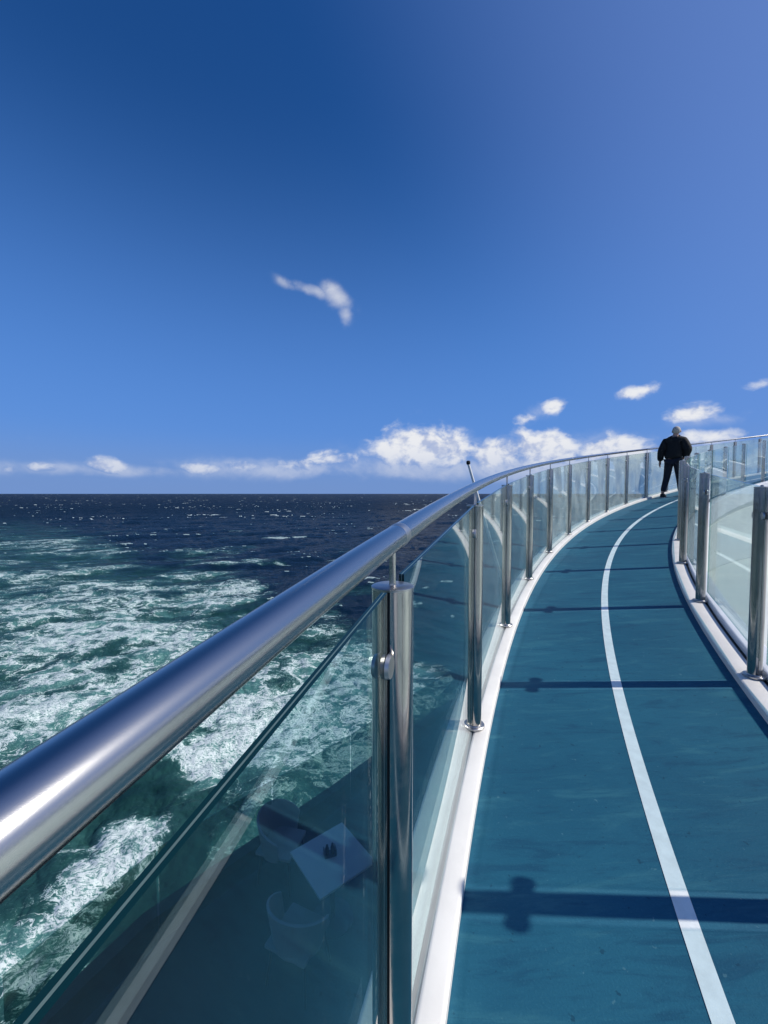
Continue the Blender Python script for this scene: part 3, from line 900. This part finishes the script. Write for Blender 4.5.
def build_sea():
    q = [760.0]
    while q[-1] > 0.35:
        v = q[-1]; q.append(v - min(1.0, max(0.10, v * 0.0115)))
    q = np.array(q); d = 40.0 * F_PX / q
    d = np.concatenate([[0.5, 8, 15], d, [60000, 100000.0]])
    inner = np.linspace(-math.radians(47), math.radians(38), 1000)
    outer_ = np.linspace(math.radians(38), 2 * PI - math.radians(47), 90)[1:-1]
    ang = np.concatenate([inner, outer_])
    # equal depth rows inside the dense sector
    A, D = np.meshgrid(ang, d)
    R = D / np.maximum(np.cos(A), 0.62)
    x = R * np.sin(A); y = R * np.cos(A)
    n_d, n_a = A.shape
    tA = spectrum_tile(512, 431.0, 11.5, math.radians(-68), 5.0, 400, 2.3, 3)
    tC = spectrum_tile(512, 173.0, 8.0, math.radians(-40), 2.0, 40, 0.75, 5)
    tB = spectrum_tile(512, 47.0, 5.0, math.radians(-85), 0.5, 7, 0.34, 9, 2)
    a_ = samp(tA, 431.0, x, y); c_ = samp(tC, 173.0, x * .94 + y * .34, y * .94 - x * .34); b_s = samp(tB, 47.0, x * .8 - y * .6, y * .8 + x * .6)
    dist = R
    fb = sst(-dist, -420, -120)[..., None]; fc = sst(-dist, -2600, -500)[..., None]; fa = sst(-dist, -15000, -5000)[..., None]
    # wake of the ship, running off to the left
    e = np.array([-.703, .711]); nl = np.array([-.711, -.703]); p0 = np.array([13., 138.])
    cc = (x - p0[0]) * nl[0] + (y - p0[1]) * nl[1]
    al = (x - p0[0]) * e[0] + (y - p0[1]) * e[1]
    wob = (fbm(al / 60, cc / 60, 21, 4) - .5)
    cw = cc + wob * 55
    edge_ = sst(cw, -6, 62)
    core = sst(cw, 25, 85)
    farf = 1 - 0.86 * sst(al, 30, 480)
    patch = fbm(al / 26 + wob * 3, cc / 15 + wob * 2, 33, 5, .55)
    aer = edge_ * (0.35 + 0.65 * core) * farf
    aer = aer * (0.45 + 1.1 * sst(patch, .28, .68))
    band = np.exp(-((cw - 66) / 22) ** 2) * sst(-al, -160, 40)
    # where the propeller wash boils up, thins out and leaves dark holes (bearing, reach, weight)
    blobs = [(55, 640, 110, 62, .30), (160, 632, 50, 55, .24), (20, 730, 70, 60, .27), (165, 598, 60, 20, .14), (40, 578, 70, 14, .10), (120, 700, 60, 40, .22),
             (224, 768, 36, 46, .95), (240, 715, 26, 26, .35), (96, 868, 34, 38, .85), (60, 915, 24, 26, .3), (330, 690, 60, 52, .30), (322, 612, 24, 26, .42), (380, 660, 50, 40, .22),
             (10, 985, 60, 60, .30), (240, 880, 40, 40, .2), (425, 700, 40, 50, .22), (215, 560, 40, 8, .22), (230, 590, 40, 10, .25), (20, 545, 60, 8, .16),
             (188, 826, 20, 26, -.8), (150, 905, 22, 40, -.7), (92, 652, 18, 9, -.5), (122, 662, 16, 9, -.45), (60, 690, 14, 8, -.4), (30, 628, 16, 8, -.4), (272, 622, 36, 24, -.4), (150, 790, 26, 24, -.25)]
    bw = np.zeros_like(x); br = np.zeros_like(x)
    wx = (fbm(x / 9, y / 9, 101, 4) - .5) * 14; wy = (fbm(x / 9 + 40, y / 9, 113, 4) - .5) * 14
    for (bx, by, brx, bry, wt) in blobs:
        dd = 40.0 * F_PX / (by - 493.6); X0 = (bx - 384) / F_PX * dd
        k_ = dd / 90.0
        rr = ((x + wx * k_ - X0) / (brx * dd / F_PX)) ** 2 + ((y + wy * k_ - dd) / (bry * dd * dd / (40 * F_PX))) ** 2
        g_ = wt * np.exp(-rr); bw += g_; br += np.maximum(g_, 0)
    near = sst(-R, -75, -40)
    wakef = edge_ * (1 - 0.75 * sst(al, 100, 700)) * (0.17 + 0.24 * sst(patch, .3, .7)) + bw
    aer = np.clip(edge_ * (1 - 0.8 * sst(al, 150, 900)) * (.50 + .5 * patch) + .45 * br, 0, 1)
    aer = aer * (1 - .45 * sst(-bw, .1, .5)) + .35 * near
    # turned-over patches outside the wake
    pz = fbm(x / 34 + 9, y / 34, 55, 4, .5)
    lo = sst(pz, .63, .74) * sst(cw, -150, -20) * sst(-cw, -40, 10) * sst(-dist, -900, -300)
    wakef = np.clip(wakef + .16 * lo, 0, 1); aer = np.clip(aer + .4 * lo, 0, 1)
    tb = (0.8 + 0.5 * np.clip(aer, 0, 1))[..., None]
    z = (a_[..., :1] * fa + c_[..., :1] * fc + b_s[..., :1] * fb * tb)[..., 0]
    dx = (a_[..., 1] * fa[..., 0] + c_[..., 1] * fc[..., 0] + b_s[..., 1] * fb[..., 0] * tb[..., 0])
    dy = (a_[..., 2] * fa[..., 0] + c_[..., 2] * fc[..., 0] + b_s[..., 2] * fb[..., 0] * tb[..., 0])
    # whitecaps where the big waves fold
    gust = fbm(x / 120, y / 120, 71, 3)
    jac = a_[..., 3] + (c_[..., 3] - 1) * 0.55
    print('jac pct', np.percentile(jac, [0.1,1,5,50])); jt = np.percentile(jac, [.4, 5.0]); cap = sst(-jac, -jt[1], -jt[0]) * sst(gust, .30, .6)
    for (X0, Y0, rx, ry, wt) in ((-94, 373, 17, 11, .75), (-80, 385, 10, 8, .6), (-226, 294, 9, 6, .7), (-170, 300, 10, 8, .35), (-25, 250, 16, 7, .5), (-60, 235, 10, 5, .45), (8, 150, 9, 9, .5), (-160, 450, 14, 8, .45), (60, 620, 18, 10, .6), (-330, 800, 18, 9, .6)):
        rr = ((x - X0) / rx) ** 2 + ((y - Y0) / ry) ** 2
        cap = np.maximum(cap, 1.5 * wt * np.exp(-rr) * (0.5 + fbm(x / 3, y / 3, 91, 4)))
    verts = np.empty((n_d * n_a, 3), np.float32)
    verts[:, 0] = (x + dx).ravel(); verts[:, 1] = (y + dy).ravel(); verts[:, 2] = z.ravel() + SEA
    i = np.arange(n_d - 1)[:, None] * n_a; j = np.arange(n_a)[None, :]; jn = (j + 1) % n_a
    quads = np.stack([i + j, i + n_a + j, i + n_a + jn, i + jn], -1).reshape(-1, 4)[:, ::-1]
    me = bpy.data.meshes.new('sea')
    me.vertices.add(len(verts)); me.vertices.foreach_set('co', verts.ravel())
    nq = len(quads)
    me.loops.add(nq * 4); me.loops.foreach_set('vertex_index', quads.astype(np.int32).ravel())
    me.polygons.add(nq); me.polygons.foreach_set('loop_start', np.arange(0, nq * 4, 4, dtype=np.int32))
    me.polygons.foreach_set('use_smooth', np.ones(nq, bool))
    for nm, ar in (('wake', wakef), ('aer', aer), ('cap', cap)):
        at = me.attributes.new(nm, 'FLOAT', 'POINT'); at.data.foreach_set('value', ar.astype(np.float32).ravel())
    me.update(calc_edges=True)
    # normals up?
    if me.polygons[nq // 2].normal.z < 0:
        me.flip_normals()
    print('sea verts', len(verts))
    o = link('sea', me, sea_mat())
    o['kind'] = 'structure'; o['label'] = 'dark blue sea with whitecaps and a broad pale green foaming wake on the left'
    return o

def sea_mat():
    m, n, o = mat('sea_water')
    g = n.new('ShaderNodeNewGeometry'); Ppos = g.outputs['Position']
    x, y, z = n.sep(Ppos)
    flat = n.comb(x, y, 0.0)
    dist = n.vm('LENGTH', flat) if False else None
    ln_ = n.new('ShaderNodeVectorMath', operation='LENGTH'); n.l.new(flat, ln_.inputs[0]); dist = ln_.outputs['Value']
    def att(nm):
        a = n.new('ShaderNodeAttribute'); a.attribute_name = nm; return a.outputs['Fac']
    wake, aer, cap = att('wake'), att('aer'), att('cap')
    # warped, wake-aligned coordinates
    ca, sa = -.703, .711
    al = n.m('ADD', n.m('MULTIPLY', x, ca), n.m('MULTIPLY', y, sa)); ac = n.m('ADD', n.m('MULTIPLY', x, sa), n.m('MULTIPLY', y, -ca))
    wp = n.comb(n.m('MULTIPLY_ADD', y, 0.30, n.m('MULTIPLY', x, 0.78)), n.m('MULTIPLY_ADD', x, -0.22, n.m('MULTIPLY', y, 0.98)), 0.0)
    w1 = n.noise(wp, 0.07, 4, 0.55).outputs['Color']
    w2 = n.noise(wp, 0.45, 3, 0.55).outputs['Color']
    q = n.vm('ADD', wp, n.vm('SCALE', n.vm('SUBTRACT', w1, (.5, .5, .5)), 16.0))
    q = n.vm('ADD', q, n.vm('SCALE', n.vm('SUBTRACT', w2, (.5, .5, .5)), 3.2))
    f1 = n.noise(q, 0.16, 8, 0.66).outputs[0]
    f2 = n.noise(q, 0.75, 7, 0.70).outputs[0]
    f3 = n.noise(n.vm('ADD', n.vm('MULTIPLY', wp, (0.6, 1.3, 1)), n.vm('SCALE', n.vm('SUBTRACT', w1, (.5, .5, .5)), 10.0)), 0.075, 5, 0.6).outputs[0]
    W0 = n.m('ADD', wake, n.m('MULTIPLY', n.m('SUBTRACT', f3, 0.5), 1.5))
    W0 = n.m('ADD', W0, n.m('MULTIPLY', n.m('SUBTRACT', z, SEA), 0.15))  # foam grows towards crests, partly painting in sunlit wave faces
    W0 = n.m('MULTIPLY', n.sm(W0, 0.0, 1.0), n.sm(wake, 0.0, 0.25))
    w_a = n.m('MULTIPLY_ADD', n.m('MULTIPLY', W0, W0), 0.15, 0.004)
    w_b = n.m('MULTIPLY_ADD', n.m('MULTIPLY', W0, W0), 0.12, 0.006)
    l1 = n.m('SUBTRACT', 1.0, n.m('DIVIDE', n.m('ABSOLUTE', n.m('SUBTRACT', f1, 0.5)), w_a), clamp=True)
    l2 = n.m('SUBTRACT', 1.0, n.m('DIVIDE', n.m('ABSOLUTE', n.m('SUBTRACT', f2, 0.5)), w_b), clamp=True)
    f4 = n.noise(q, 3.2, 5, 0.7).outputs[0]
    brk = n.sm(f4, 0.38, 0.60, 0.25, 1.0)
    foam_w = n.m('MULTIPLY', n.m('MAXIMUM', n.m('MULTIPLY', l1, 1.0), n.m('MULTIPLY', l2, n.m('MULTIPLY_ADD', l1, .5, .42))), brk)
    foam_w = n.m('MULTIPLY', foam_w, n.m('MULTIPLY', n.sm(W0, 0.02, 0.5, 0.25, 1.15), n.sm(wake, 0.0, 0.2)), clamp=True)
    # soft bubbles under the surface
    milk = n.m('MULTIPLY', n.sm(n.m('ADD', n.m('MULTIPLY', f3, 1.5), n.m('MULTIPLY', aer, 0.7)), 0.75, 1.5), n.sm(aer, 0.03, 0.4))
    cq = n.noise(q, 0.35, 5, 0.7).outputs[0]
    capf = n.sm(n.m('ADD', cap, n.m('MULTIPLY', n.m('SUBTRACT', cq, .5), 1.0)), 0.40, 0.75)
    capf = n.m('MULTIPLY', capf, n.sm(cap, 0.03, 0.2))
    lc = n.m('SUBTRACT', 1.0, n.m('DIVIDE', n.m('ABSOLUTE', n.m('SUBTRACT', f2, 0.5)), 0.13), clamp=True)
    capf = n.m('MULTIPLY', capf, n.m('MAXIMUM', n.m('MULTIPLY', lc, brk), n.sm(dist, 250, 900, 0.0, 0.85)))
    foam = n.m('MAXIMUM', foam_w, capf)
    deep = (0.0014, 0.0090, 0.021)
    c = n.mix(n.m('MULTIPLY', n.sm(aer, 0.0, 0.75), 0.9), deep, (0.0016, 0.0155, 0.0175))
    c = n.mix(n.m('MULTIPLY', milk, 0.34), c, (0.05, 0.17, 0.155))
    film = n.m('MULTIPLY', n.sm(n.m('MULTIPLY', W0, n.sm(f1, .30, .62)), 0.04, 0.62), 0.85)
    c = n.mix(film, c, (0.065, 0.185, 0.17))
    cf = n.mix(n.sm(foam, 0.0, 0.50), c, (0.13, 0.29, 0.265))
    cf = n.mix(n.sm(foam, 0.20, 0.75), cf, (0.66, 0.735, 0.71))
    r1 = n.noise(flat, 0.9, 6, 0.62).outputs[0]
    r2 = n.noise(n.vm('MULTIPLY', flat, (1.0, 2.0, 1)), 4.5, 4, 0.6).outputs[0]
    nr = n.bump(n.noise(flat, 0.16, 6, 0.6).outputs[0], 0.9, n.sm(dist, 100, 1500, .2, 4.0), None)
    nr = n.bump(r1, 0.9, n.sm(dist, 40, 400, 0.22, 0.5), nr)
    nr = n.bump(r2, n.sm(dist, 40, 500, 0.55, 0.0), 0.05, nr)
    nr = n.bump(foam, n.sm(dist, 60, 600, 0.25, 0.05), 0.06, nr)
    df = n.new('ShaderNodeBsdfDiffuse'); n.l.new(cf, df.inputs['Color']); n.l.new(nr, df.inputs['Normal'])
    gl = n.new('ShaderNodeBsdfAnisotropic'); n.l.new(nr, gl.inputs['Normal'])
    n.l.new(n.m('MULTIPLY_ADD', foam, 0.5, n.sm(dist, 100, 2500, 0.10, 0.30)), gl.inputs['Roughness'])
    fr = n.new('ShaderNodeFresnel'); fr.inputs[0].default_value = 1.333; n.l.new(nr, fr.inputs['Normal'])
    # slopes too small to model turn most grazing facets towards the viewer
    k_ = n.m('MULTIPLY', n.m('MULTIPLY', fr.outputs[0], n.sm(dist, 60, 1200, 0.50, 0.30)), n.m('SUBTRACT', 1.0, n.m('MULTIPLY', foam, 0.7)))
    mx = n.new('ShaderNodeMixShader'); n.l.new(k_, mx.inputs[0]); n.l.new(df.outputs[0], mx.inputs[1]); n.l.new(gl.outputs[0], mx.inputs[2])
    n.l.new(mx.outputs[0], o.inputs[0])
    return m

build_sea()
